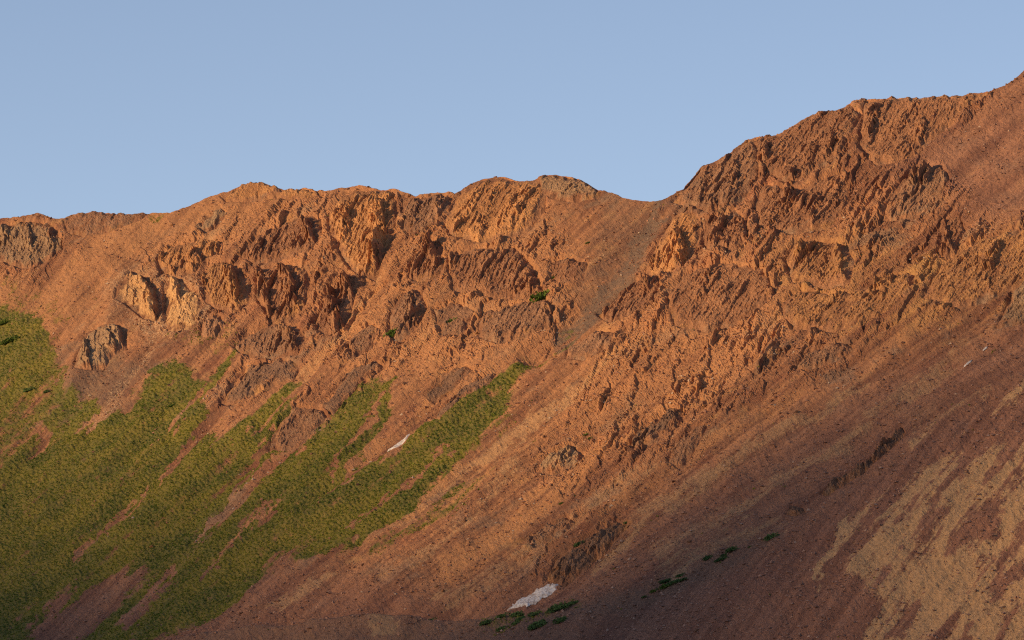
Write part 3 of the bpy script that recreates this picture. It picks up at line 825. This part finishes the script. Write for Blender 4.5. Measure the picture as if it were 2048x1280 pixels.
def rock_piece(seed, ax, ay, az):
    r = random.Random(seed)
    bm = bmesh.new()
    for i in range(15):
        v = Vector((r.uniform(-1, 1), r.uniform(-1, 1), r.uniform(-1, 1)))
        m = max(abs(v.x), abs(v.y), abs(v.z)); v = v / m * r.uniform(0.75, 1.0)
        bm.verts.new((v.x * ax, v.y * ay, v.z * az))
    g = bmesh.ops.convex_hull(bm, input=bm.verts)
    junk = [e for e in g['geom_interior'] if isinstance(e, bmesh.types.BMVert)]
    if junk:
        bmesh.ops.delete(bm, geom=junk, context='VERTS')
    me = bpy.data.meshes.new('slab')
    bm.to_mesh(me); bm.free()
    return me


PIECES = {}


def piece(mat, i):
    if (mat, i) not in PIECES:
        me = rock_piece(100 + i, 0.36 + 0.04 * (i % 3), 0.62, 1.0) if i < 6 else rock_piece(100 + i, 0.8, 0.8, 0.7)
        me.materials.append(M[mat]); PIECES[(mat, i)] = me
    return PIECES[(mat, i)]


FINS = [  # crest line of a fin that drops sharply on its shaded side, height m
    ([(266, 548), (290, 558), (301, 590), (304, 620)], 10), ([(344, 544), (352, 562), (356, 582)], 10), ([(396, 508), (402, 540), (404, 572)], 11),
    ([(466, 524), (470, 552), (474, 586)], 12), ([(176, 690), (180, 712), (180, 736)], 10), ([(214, 668), (224, 682), (230, 702)], 8), ([(234, 652), (238, 668)], 8),
    ([(662, 582), (672, 610), (684, 656)], 17), ([(690, 562), (704, 580), (718, 606)], 14), ([(722, 546), (738, 562)], 6), ([(764, 424), (768, 470), (762, 522)], 13),
    ([(572, 540), (584, 560), (592, 598)], 11), ([(606, 428), (618, 446), (626, 470)], 9), ([(534, 598), (540, 626)], 9), ([(868, 500), (876, 530)], 10),
    ([(922, 500), (908, 520), (904, 545)], 8), ([(990, 384), (980, 420), (970, 458)], 4), ([(1030, 402), (1014, 440), (1000, 466)], 3.5), ([(956, 390), (934, 440), (922, 470)], 3.5), ([(1060, 390), (1046, 430)], 3),
    ([(1364, 480), (1372, 500), (1370, 530)], 13), ([(1312, 488), (1300, 504), (1304, 530)], 8), ([(1400, 452), (1406, 470)], 8), ([(1430, 412), (1432, 436)], 8),
    ([(1680, 498), (1684, 520), (1686, 548)], 6), ([(1610, 488), (1606, 510)], 6), ([(1640, 486), (1622, 530)], 5), ([(1656, 520), (1640, 560)], 5), ([(1832, 330), (1826, 362)], 8), ([(1860, 330), (1850, 358)], 8),
    ([(1756, 230), (1744, 264)], 8), ([(1634, 306), (1618, 352)], 8), ([(1668, 284), (1658, 312)], 7), ([(1700, 318), (1698, 346)], 9), ([(1850, 244), (1844, 270)], 8), ([(1808, 250), (1796, 268)], 6),
    ([(1884, 430), (1894, 470), (1900, 492)], 6), ([(1592, 362), (1588, 396), (1578, 420)], 9), ([(1490, 452), (1500, 486)], 8), ([(488, 468), (494, 504)], 8), ([(520, 538), (528, 570)], 7),
    ([(562, 640), (590, 670), (596, 706)], 7), ([(700, 430), (694, 470)], 6), ([(838, 410), (828, 440)], 6), ([(884, 392), (880, 420)], 5), ([(330, 488), (322, 512)], 7), ([(436, 474), (430, 496)], 6),
    ([(100, 455), (104, 475)], 5), ([(60, 452), (64, 485)], 6), ([(14, 458), (14, 478)], 5), ([(1454, 440), (1446, 490)], 6), ([(828, 600), (836, 650)], 7), ([(1060, 540), (1068, 570)], 6),
    ([(1096, 610), (1100, 640)], 6), ([(1360, 820), (1344, 850)], 6), ([(1140, 896), (1128, 916)], 5), ([(1736, 880), (1700, 920)], 2.5), ([(1796, 856), (1760, 896)], 2.5), ([(1560, 560), (1540, 600)], 5), ([(1430, 560), (1410, 600)], 5),
    ([(1310, 560), (1296, 590)], 5), ([(1760, 560), (1740, 600)], 5), ([(1790, 550), (1770, 590)], 5), ([(1480, 340), (1470, 380)], 5), ([(1420, 350), (1400, 400)], 5), ([(1540, 300), (1530, 330)], 5),
    ([(1760, 540), (1752, 560)], 5), ([(1690, 560), (1680, 590)], 5), ([(2000, 500), (1980, 540)], 5), ([(1640, 400), (1628, 440)], 6), ([(1560, 420), (1548, 450)], 5), ([(1680, 380), (1672, 410)], 5),
]


def fin_relief(U, V, seed):
    out = np.zeros(U.shape)
    Uj = U + 6 * fbm(U / 11, V / 11, seed + 70, 4, .6); Vj = V + 6 * fbm(U / 11, V / 11, seed + 75, 4, .6)
    for pts, hgt in FINS:
        pts = np.array(pts, float)
        if pts[:, 0].max() < U.min() or pts[:, 0].min() > U.max() or pts[:, 1].max() < V.min() or pts[:, 1].min() > V.max():
            continue
        best = np.full(U.shape, 1e9); side = np.zeros(U.shape)
        for (x0, y0), (x1, y1) in zip(pts[:-1], pts[1:]):
            ex, ey = x1 - x0, y1 - y0
            t = np.clip(((Uj - x0) * ex + (Vj - y0) * ey) / (ex * ex + ey * ey), 0, 1)
            d = np.hypot(Uj - x0 - t * ex, Vj - y0 - t * ey)
            sgn = np.where((Uj - x0) * ey - (Vj - y0) * ex > 0, 1, -1)
            near = d < best
            best = np.where(near, d, best); side = np.where(near, sgn, side)
        wl = 10 + hgt * 1.1
        f = np.where(side > 0, 1 - sstep(0, 2.5 + hgt * 0.12, best), np.clip(1 - best / wl, 0, 1))
        out = np.maximum(out, (0.95 if hgt >= 9 else 0.75) * hgt * f)
    return out


def crag_relief(U, V, beta, size, el, seed):
    """0..~1.4 height of jointed, bedded rock"""
    b = R(beta)
    n = U * math.sin(b) + V * math.cos(b); l = U * math.cos(b) - V * math.sin(b)
    wn_ = 0.30 * size * fbm(U / (size * 1.8), V / (size * 1.8), seed + 5, 2)
    wl_ = 0.30 * size * fbm(U / (size * 1.8), V / (size * 1.8), seed + 9, 2)
    n1, l1 = n + wn_, l + wl_
    lng = 1.0 if size > 38 else 1.7
    r1, r2, ox, oy, bd = worley(n1 / (size * .85), l1 / (size * el * lng), seed)
    act = sstep(-0.25, 0.45, fbm(n / (size * 3.0), l / (size * 4.5), seed + 13, 2))       # jagged here, worn down there
    hgt = (0.85 * r1 ** 1.6 + ox * (0.1 + 0.6 * r2) + oy * (0.5 - r1) * 0.7) * (0.25 + 0.75 * act)
    s2 = size / 2.3
    q1, q2, px, py, pd = worley((n + wn_ * .5) / s2, (l + wl_ * .5) / (s2 * el * 1.3 * lng), seed + 20)
    hgt = hgt + (0.34 * q1 ** 1.5 + px * 0.34 * q2 + py * 0.2 * (q1 - .5)) * (0.45 + 0.55 * act)
    s3 = max(size / 5.5, 3.4)
    t1, t2, mx, my, md = worley((n + wn_ * .3) / s3, (l + wl_ * .3) / (s3 * el * 1.1 * lng), seed + 40)
    fine = 0.30 * t1 ** 2 + mx * 0.24 * t2
    hgt = hgt + fine * min(1.0, 18.0 / size + 0.3)
    return hgt, r1 * 0.35 + q1 * 0.35 + t1 * 0.3, n, l


def patch(poly, spacing, warp, pad, seed, angle=60):
    p = np.array(poly, float)
    us = np.arange(p[:, 0].min() - pad, p[:, 0].max() + pad, spacing)
    vs = np.arange(p[:, 1].min() - pad, p[:, 1].max() + pad, spacing)
    U, V = np.meshgrid(us, vs)
    b = R(angle)
    n = U * math.sin(b) + V * math.cos(b); l = U * math.cos(b) - V * math.sin(b)
    w = warp * fbm(n / (warp * 1.6 + 4), l / (warp * 3.2 + 8), seed + 300, 3)
    sd = poly_sd(U, V, poly) + w
    return U, V, sd


def cut(P3, keep):
    nr_, nc_ = keep.shape
    kf = keep[:-1, :-1] & keep[1:, :-1] & keep[1:, 1:] & keep[:-1, 1:]
    id_ = np.arange(nr_ * nc_).reshape(nr_, nc_)
    f = np.stack([id_[:-1, :-1], id_[1:, :-1], id_[1:, 1:], id_[:-1, 1:]], -1)[kf]
    used = np.zeros(nr_ * nc_, bool); used[f.ravel()] = True
    remap = np.cumsum(used) - 1
    return P3.reshape(-1, 3)[used], remap[f], used


PUSH = np.array([-0.20, -0.42, 0.55])
for oi, (poly, rock, amp, size, el, beta, label) in enumerate(OUT):
    seed = 1000 + oi * 61
    pp = np.array(poly, float); qq = np.roll(pp, -1, 0)
    thick = abs(np.sum(pp[:, 0] * qq[:, 1] - pp[:, 1] * qq[:, 0])) / np.linalg.norm(pp - qq, axis=1).sum()
    U, V, sd = patch(poly, 1.3, 2.5 if thick < 17 else (7.0 if size < 30 else 4.0), 10, seed, beta)
    B = survey_point(U, V)
    nn = grid_normals(B)
    dirn = nn * 0.6 + PUSH
    dirn /= np.linalg.norm(dirn, axis=-1, keepdims=True)
    m = 1 - sstep(-min(20, size * 0.8, thick * 0.45), 3.0, sd)
    if size < 38:
        size *= 0.78
    rel, cell, bn_, bl_ = crag_relief(U, V, beta - (7 if size < 38 else 0), size, el, seed)
    depth = np.clip(-sd / min(size * 1.2, thick * 0.6), 0, 1)
    crown = 0.7 + 0.3 * sstep(-4, 30, V - skyline(U))
    low = 0.0 if size >= 38 or thick < 17 else (0.28 if size >= 17 and amp >= 5 else 0.12)
    hh = m * ((amp * (0.72 if size >= 38 or thick < 17 else 0.56) * (0.4 + 0.6 * depth) * np.maximum(rel + 0.05 - low, -0.25) + fin_relief(U, V, seed) * np.clip(0.35 + 0.75 * rel, 0.25, 1.15)) * crown + 0.4 + 0.4 * fbm(U / 5, V / 5, seed + 90, 2) + 0.20 * np.random.default_rng(seed).uniform(-1, 1, U.shape)) - (1 - m) * 2.2
    B = B + dirn * hh[..., None]
    keep = sd < 5.0
    vv, ff, used = cut(B, keep)
    if len(ff) == 0:
        continue
    cu, cv = np.mean(np.array(poly), 0)
    base = survey_point(np.array([cu]), np.array([cv]))[0]
    root = empty('rock_outcrop', base, label=label, category='rock outcrop', group='rock outcrops on the mountainside')
    me = mesh_np('rock_face', vv - base, ff, False)
    attr(me, 'rim', np.clip(1 + sd / (min(22, thick * 0.7) if size < 38 else 18), 0, 1).ravel()[used])
    attr(me, 'cell', cell.ravel()[used])
    attr(me, 'bed', np.stack([bn_ * .4, bl_ * .4, np.full_like(bn_, oi), np.ones_like(bn_)], -1).reshape(-1, 4)[used])
    put('rock_face', me, M[rock], root)
    # loose slabs and blocks standing proud of the face
    inside = np.argwhere((sd < -4) & (V > skyline(U) + 16))
    if len(inside) == 0:
        inside = np.argwhere(sd < -2)
    rr = random.Random(seed)
    nsl = max(3, min(16, int(len(inside) * 1.69 / 900)))
    for j in range(nsl):
        iy, ix = inside[rr.randrange(len(inside))]
        best = max((inside[rr.randrange(len(inside))] for _ in range(4)), key=lambda q: rel[q[0], q[1]])
        iy, ix = best
        pos = B[iy, ix]
        pi = rr.randrange(9)
        o = bpy.data.objects.new('slab' if pi < 6 else 'block', piece(rock, pi))
        COL.objects.link(o); o.parent = root
        sc = (0.5 + 0.10 * amp) * rr.uniform(0.7, 1.5)
        bd = R(beta + rr.uniform(-9, 9))
        zax = Vector((math.cos(bd), 0.30, math.sin(bd))).normalized()
        xax = Vector((math.sin(bd), -0.35 + rr.uniform(-.3, .3), -math.cos(bd)))
        yax = zax.cross(xax).normalized(); xax = yax.cross(zax)
        mt = Matrix((xax, yax, zax)).transposed().to_4x4()
        o.matrix_local = Matrix.Translation(Vector(pos - base) - Vector(dirn[iy, ix]) * sc * 0.25) @ mt @ Matrix.Diagonal((sc, sc, sc * (1.35 if pi < 6 else 1), 1))

# ------------------------------------------------------------------ snow patches
SNOW = [
    ([(1008, 1206), (1026, 1190), (1048, 1178), (1066, 1166), (1082, 1161), (1087, 1157), (1108, 1155), (1106, 1166), (1084, 1179), (1064, 1192), (1050, 1200), (1034, 1199)], 2.0, 'large dirty white snow patch in the hollow at the foot of the slope'),
    ([(770, 899), (784, 884), (798, 876), (820, 868), (812, 882), (790, 898)], 1.5, 'small white snow patch at the edge of the grass rib in mid slope'),
    ([(1919, 734), (1930, 724), (1944, 714), (1942, 719), (1930, 728)], 0.9, 'thin white snow sliver on the shaded slope at the right'),
    ([(1962, 697), (1968, 692), (1974, 688), (1973, 692), (1966, 697)], 0.7, 'tiny white snow fleck above the thin snow sliver'),
]
for si, (poly, warp, label) in enumerate(SNOW):
    U, V, sd = patch(poly, 0.7 if si > 1 else 1.0, warp, 5, 5000 + si * 31, 40)
    B, nn, _, _ = ground(U, V)
    m = 1 - sstep(-3.0, 1.6, sd)
    B = survey_point(U, V) + N0 * (m * (1.5 + 0.22 * noise(U / 4, V / 3, 91)) - 0.35)[..., None]
    vv, ff, used = cut(B, sd < (2.0 if si < 2 else 0.4))
    base = vv.mean(0)
    put('snow_patch', mesh_np('snow_patch', vv - base, ff, True), M['snow'], label=label, category='snow patch', group='leftover snow patches', kind='thing').location = base

# ------------------------------------------------------------------ shrubs


def shrub_meshes(seed, n):
    r = np.random.default_rng(seed)
    lobes = [(r.uniform(-.7, .7), r.uniform(-.4, .4), r.uniform(.35, .6)) for _ in range(6)]
    vs, fs = [], []
    for i in range(n):
        lx, ly, lr = lobes[r.integers(6)]
        th = r.uniform(0, 2 * np.pi); ph = np.arccos(r.uniform(0, 1)); rad = lr * r.uniform(0.55, 1.08)
        c = np.array([lx + rad * np.sin(ph) * np.cos(th), ly + rad * np.sin(ph) * np.sin(th), rad * np.cos(ph) * 0.95])
        a = r.normal(size=3); a /= np.linalg.norm(a); a[2] = abs(a[2]) * 0.5 + 0.3
        b = np.cross(a, r.normal(size=3)); b /= np.linalg.norm(b)
        s = r.uniform(0.07, 0.16)
        k0 = len(vs)
        vs += [c - b * s * .5, c + a * s * 1.3, c + b * s * .5, c - a * s * .5]
        fs.append((k0, k0 + 1, k0 + 2, k0 + 3))
    fol = mesh_np('foliage', np.array(vs), np.array(fs))
    bv, bf = [], []
    for lx, ly, lr in lobes:
        k0 = len(bv)
        for q in range(4):
            an_ = q * np.pi / 2
            bv.append((0.05 * np.cos(an_), 0.05 * np.sin(an_), -0.15))
        for q in range(4):
            an_ = q * np.pi / 2
            bv.append((lx + 0.018 * np.cos(an_), ly + 0.018 * np.sin(an_), lr * 0.7))
        for q in range(4):
            bf.append((k0 + q, k0 + (q + 1) % 4, k0 + 4 + (q + 1) % 4, k0 + 4 + q))
    return fol, mesh_np('stem', np.array(bv), np.array(bf))


SHV = [shrub_meshes(300 + i, 620) for i in range(5)]
SHRUBS = [  # U, V, half-width in survey units, height ratio, sunny, label
    (1086, 588, 29, .7, 1, 'largest bright green shrub, on the brown rocky rise near the grey gully'),
    (788, 667, 20, 0.95, 1, 'lone round green shrub casting a dark shadow on the orange slope'),
    (901, 638, 12, .9, 1, 'small green shrub among low brown rocks right of the lone round shrub'),
    (1147, 543, 11, .8, 1, 'small olive shrub on the red crag beside the grey gully'),
    (1108, 548, 7, .6, 1, 'low olive shrub just left of the red crag by the grey gully'),
    (1175, 484, 6, .6, 1, 'tiny green shrub high in the scree near the saddle'),
    (22, 684, 20, .6, 1, 'flat green shrub at the left edge, lower of two'),
    (4, 644, 14, .7, 1, 'dark green shrub cut by the left edge, upper of two'),
    (58, 780, 13, .6, 0, 'dark low shrub in the grass left of the grey buttress, left half of a pair'),
    (94, 780, 8, .7, 0, 'dark low shrub in the grass left of the grey buttress, right half of a pair'),
    (340, 808, 9, .6, 1, 'low dark shrub in the grass above the red gully'),
    (588, 872, 8, .8, 0, 'small dark green shrub against the broken brown rocks in the grass'),
    (1168, 864, 5, .5, 1, 'upper of two tiny green tufts beside the grey rocks in the lower slope'),
    (1178, 872, 5, .6, 1, 'lower of two tiny green tufts beside the grey rocks in the lower slope'),
    (1122, 1003, 5, .6, 1, 'tiny green tuft alone above the brown slanting rocks'),
    (1248, 1037, 5, .9, 0, 'tiny dark shrub beside the upper end of the dark grey rock band'),
    (1155, 1079, 10, .7, 0, 'dark shrub in the dark grey rock band above the snow'),
    (1536, 1069, 13, .6, 0, 'topmost dark green shrub of the line along the spur crest'),
    (1496, 1086, 4, .6, 0, 'tiny dark tuft just below the topmost shrub on the spur crest'),
    (1464, 1094, 12, .55, 0, 'second dark green shrub down the spur crest'),
    (1448, 1104, 9, .5, 0, 'thin dark shrub joining two shrubs on the spur crest'),
    (1440, 1114, 11, .5, 0, 'low greyish shrub, lowest of the upper trio on the spur crest'),
    (1412, 1113, 9, .65, 0, 'small dark shrub left of the upper trio on the spur crest'),
    (1360, 1149, 9, .5, 0, 'upper thin shrub of the dense middle clump on the spur crest'),
    (1368, 1156, 8, .5, 0, 'right small shrub of the dense middle clump on the spur crest'),
    (1328, 1162, 13, .5, 0, 'upper left shrub of the dense middle clump on the spur crest'),
    (1346, 1164, 12, .5, 0, 'middle shrub of the dense middle clump on the spur crest'),
    (1328, 1172, 12, .5, 1, 'lower olive shrub of the dense middle clump on the spur crest'),
    (1308, 1181, 8, .6, 1, 'yellowish green tuft below the dense middle clump'),
    (1290, 1195, 6, .5, 0, 'tiny green tuft lowest below the dense middle clump'),
    (1152, 1207, 8, .6, 0, 'dark shrub at the top right end of the lower shrub belt'),
    (1136, 1215, 12, .55, 0, 'greyish shrub second in the lower shrub belt right of the snow'),
    (1116, 1226, 17, .6, 0, 'wide dark green shrub in the middle of the lower shrub belt'),
    (1068, 1228, 12, .5, 0, 'shrub of the lower belt straight below the large snow patch'),
    (1042, 1238, 15, .6, 0, 'broad dark shrub of the lower belt, left below the snow patch'),
    (1076, 1246, 13, .45, 0, 'low shrub under the wide dark shrub of the lower belt'),
    (1050, 1256, 9, .7, 0, 'upright dark shrub near the bottom centre of the lower belt'),
    (1040, 1268, 7, .7, 0, 'small upright shrub at the bottom below the upright dark shrub'),
    (1014, 1250, 12, .5, 0, 'shrub at the left part of the lower belt'),
    (984, 1262, 13, .5, 0, 'low shrub at the far left end of the lower belt'),
    (1130, 1259, 13, .75, 0, 'separate dark green shrub right of the lower belt near the bottom edge'),
    (1086, 1272, 15, .8, 0, 'large dark shrub cut by the bottom edge of the picture'),
    (1010, 1276, 11, .5, 0, 'small dark shrub touching the bottom edge, left of the large one'),
    (862, 1241, 10, .4, 0, 'small flat dark shrub alone on the crest of the gravel bank'),
]
for i, (u, v, hw, hr, sunny, label) in enumerate(SHRUBS):
    if label is None:
        continue
    pos, nn, _, _ = ground(np.array([u]), np.array([v + hw * hr * 0.45]))
    pos = pos[0]
    root = empty('shrub', pos - np.array([0, 0, 0.15]), label=label, category='shrub', group='green shrubs on the slope')
    fol, stem = SHV[i % 5]
    w = hw * 0.43
    for nm, src, mt in (('foliage', fol, 'leaf_sun' if sunny else 'leaf'), ('stem', stem, 'wood')):
        o = bpy.data.objects.new(nm, src)
        COL.objects.link(o); o.parent = root
        if not src.materials:
            src.materials.append(M[mt])
        o.material_slots[0].link = 'OBJECT'; o.material_slots[0].material = M[mt]
    root.scale = (w, w * 0.9, w * hr * 1.7)
    root.rotation_euler = (0, R(-18), R(random.uniform(-25, 25)))

# ------------------------------------------------------------------ boulders (the largest as pieces of the mountainside), scree and grass


def scatter(n, weight, seed, top=4):
    r = np.random.default_rng(seed)
    U = r.uniform(-40, 2090, n * 6); s = skyline(U)
    V = s + top + r.uniform(0, 1, n * 6) * (1300 - s - top)
    pos, nn, r0, c0 = ground(U, V)
    keep = r.uniform(0, 1, n * 6) < weight(U, V, r0, c0)
    sel = np.flatnonzero(keep)[:n]
    return U[sel], V[sel], pos[sel], nn[sel], r0[sel], c0[sel]


def stones_mesh(pos, size, seed, squash=0.75):
    """many small angular stones (squashed, jittered octahedra)"""
    r = np.random.default_rng(seed)
    n = len(pos)
    o = np.array([(1, 0, 0), (0, 1, 0), (-1, 0, 0), (0, -1, 0), (0, 0, 1), (0, 0, -1)], float)
    f = np.array([(0, 1, 4), (1, 2, 4), (2, 3, 4), (3, 0, 4), (1, 0, 5), (2, 1, 5), (3, 2, 5), (0, 3, 5)])
    a = r.uniform(0, 2 * np.pi, n); ca, sa = np.cos(a), np.sin(a)
    v = np.broadcast_to(o, (n, 6, 3)) * r.uniform(0.6, 1.25, (n, 6, 1)) + r.normal(0, 0.18, (n, 6, 3))
    x = v[..., 0] * ca[:, None] - v[..., 1] * sa[:, None]; y = v[..., 0] * sa[:, None] + v[..., 1] * ca[:, None]
    v = np.stack([x, y, v[..., 2] * squash], -1) * size[:, None, None] + pos[:, None, :]
    fa = (f[None] + (np.arange(n) * 6)[:, None, None]).reshape(-1, 3)
    return v.reshape(-1, 3), fa


def stone_material():
    k = NT('scree_stone')
    geo = k.n('ShaderNodeNewGeometry')
    isl = geo.outputs['Random Per Island']
    kind = k.attr('tone').outputs['Fac']
    c = k.mix(k.step(isl, 0.0, 1.0), (0.21, 0.100, 0.066), (0.44, 0.21, 0.125))
    c = k.mix(k.math('GREATER_THAN', isl, 0.93), c, (0.52, 0.36, 0.25))
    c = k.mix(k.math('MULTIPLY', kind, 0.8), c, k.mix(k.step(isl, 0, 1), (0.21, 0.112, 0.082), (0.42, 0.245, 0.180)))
    k.link(c, k.b.inputs['Base Color'])
    return k.m


M['stone'] = stone_material()
gr_s = grass; rough_s = rough
tan_s = tan


def w_stone(U, V, r0, c0):
    return np.clip((1 - gr_s[r0, c0] * 1.05) * (1 - 0.75 * tan_s[r0, c0]) * (0.35 + 0.65 * (noise(U / 60, V / 60, 201) > -0.1)) * (1 - 0.6 * core[r0, c0]), 0, 1)


U, V, pos, nn, r0, c0 = scatter(50000, w_stone, 11)
size = 0.26 + 0.5 * np.random.default_rng(3).pareto(2.8, len(U)).clip(0, 2.4)
v_, f_ = stones_mesh(pos + nn * (size * 0.15)[:, None], size, 12)
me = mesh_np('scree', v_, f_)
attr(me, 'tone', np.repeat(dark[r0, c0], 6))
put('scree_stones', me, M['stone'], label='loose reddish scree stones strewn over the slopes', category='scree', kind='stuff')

U, V, pos, nn, r0, c0 = scatter(260, lambda U, V, r0, c0: np.clip((1 - gr_s[r0, c0]) * (0.25 + rough_s[r0, c0]) * 0.8 + 2 * pale[r0, c0], 0, 1), 13)
cu_ = np.array([u_ for a_, b_, n_ in ((0, 110, 8), (130, 290, 14), (450, 640, 14), (660, 1190, 34), (1345, 1700, 26), (1720, 2040, 20)) for u_ in np.random.default_rng(int(a_) + 9).uniform(a_, b_, n_)])
cp_, cn_, cr_, cc_ = ground(cu_, skyline(cu_) + np.random.default_rng(8).uniform(0.5, 7, len(cu_)))
U = np.concatenate([U[:180], cu_]); pos = np.concatenate([pos[:180], cp_]); nn = np.concatenate([nn[:180], cn_]); r0 = np.concatenate([r0[:180], cr_]); c0 = np.concatenate([c0[:180], cc_])
rr = random.Random(5)
for i in range(len(U)):
    pl = pale[r0[i], c0[i]] > 0.3
    mt = 'pale' if pl else rr.choice(['red', 'red', 'brown', 'orange', 'brown'])
    if dark[r0[i], c0[i]] > 0.6: mt = 'brown'
    o = bpy.data.objects.new('boulder', piece(mt, 6 + rr.randrange(3)))
    COL.objects.link(o); o.parent = mountain
    s = rr.uniform(0.8, 2.1)
    o.location = pos[i] + nn[i] * s * 0.2
    o.rotation_euler = (rr.uniform(-.6, .6), rr.uniform(-.6, .6), rr.uniform(0, 6.28))
    o.scale = (s, s * rr.uniform(.7, 1.1), s * rr.uniform(.6, 1))

# pale rubble trail below the pale cliffs
U, V, pos, nn, r0, c0 = scatter(900, lambda U, V, r0, c0: pale[r0, c0] * 1.5, 14)
if len(U):
    size = np.random.default_rng(4).uniform(0.4, 1.2, len(U))
    v_, f_ = stones_mesh(pos + nn * 0.2, size, 15)
    me = mesh_np('rubble', v_, f_)
    k = NT('pale_rubble')
    isl = k.n('ShaderNodeNewGeometry').outputs['Random Per Island']
    k.link(k.mix(isl, (0.24, 0.13, 0.085), (0.50, 0.34, 0.22)), k.b.inputs['Base Color'])
    put('pale_rubble', me, k.m, label='trail of pale rubble running down from the pale cliffs', category='rubble', kind='stuff')


def w_grass(U, V, r0, c0):
    p_, r_ = fall_coords(U, V)
    g = gr_s[r0, c0] + 0.40 * fbm(p_ / 12, r_ / 50, 211, 3) + 0.25 * fbm(U / 9, V / 7, 212, 2)
    return np.where(g > 0.50, np.clip(g, 0, 1), 0)


U, V, pos, nn, r0, c0 = scatter(52000, w_grass, 16)
r = np.random.default_rng(17)
n = len(U)
size = r.uniform(0.4, 1.25, n)
# each tussock: four blades-tufts leaning outwards from one root
a0 = r.uniform(0, 2 * np.pi, n)
vs = np.zeros((n, 12, 3))
for q in range(4):
    a = a0 + q * np.pi / 2 + r.uniform(-.4, .4, n)
    d = np.stack([np.cos(a), np.sin(a), np.zeros(n)], -1); e = np.stack([-np.sin(a), np.cos(a), np.zeros(n)], -1)
    wdt = (size * r.uniform(.35, .6, n))[:, None]
    vs[:, q * 3 + 0] = pos - e * wdt - np.array([0, 0, .15])
    vs[:, q * 3 + 1] = pos + e * wdt - np.array([0, 0, .15])
    vs[:, q * 3 + 2] = pos + d * (size * r.uniform(.4, .9, n))[:, None] + np.array([0, 0, 1.0]) * (size * r.uniform(.45, .95, n))[:, None]
fs = np.arange(n * 12).reshape(-1, 3)
me = mesh_np('grass', vs.reshape(-1, 3), fs)
put('alpine_grass', me, M['grass'], label='green alpine grass tussocks covering the lower left slope', category='grass', kind='stuff')
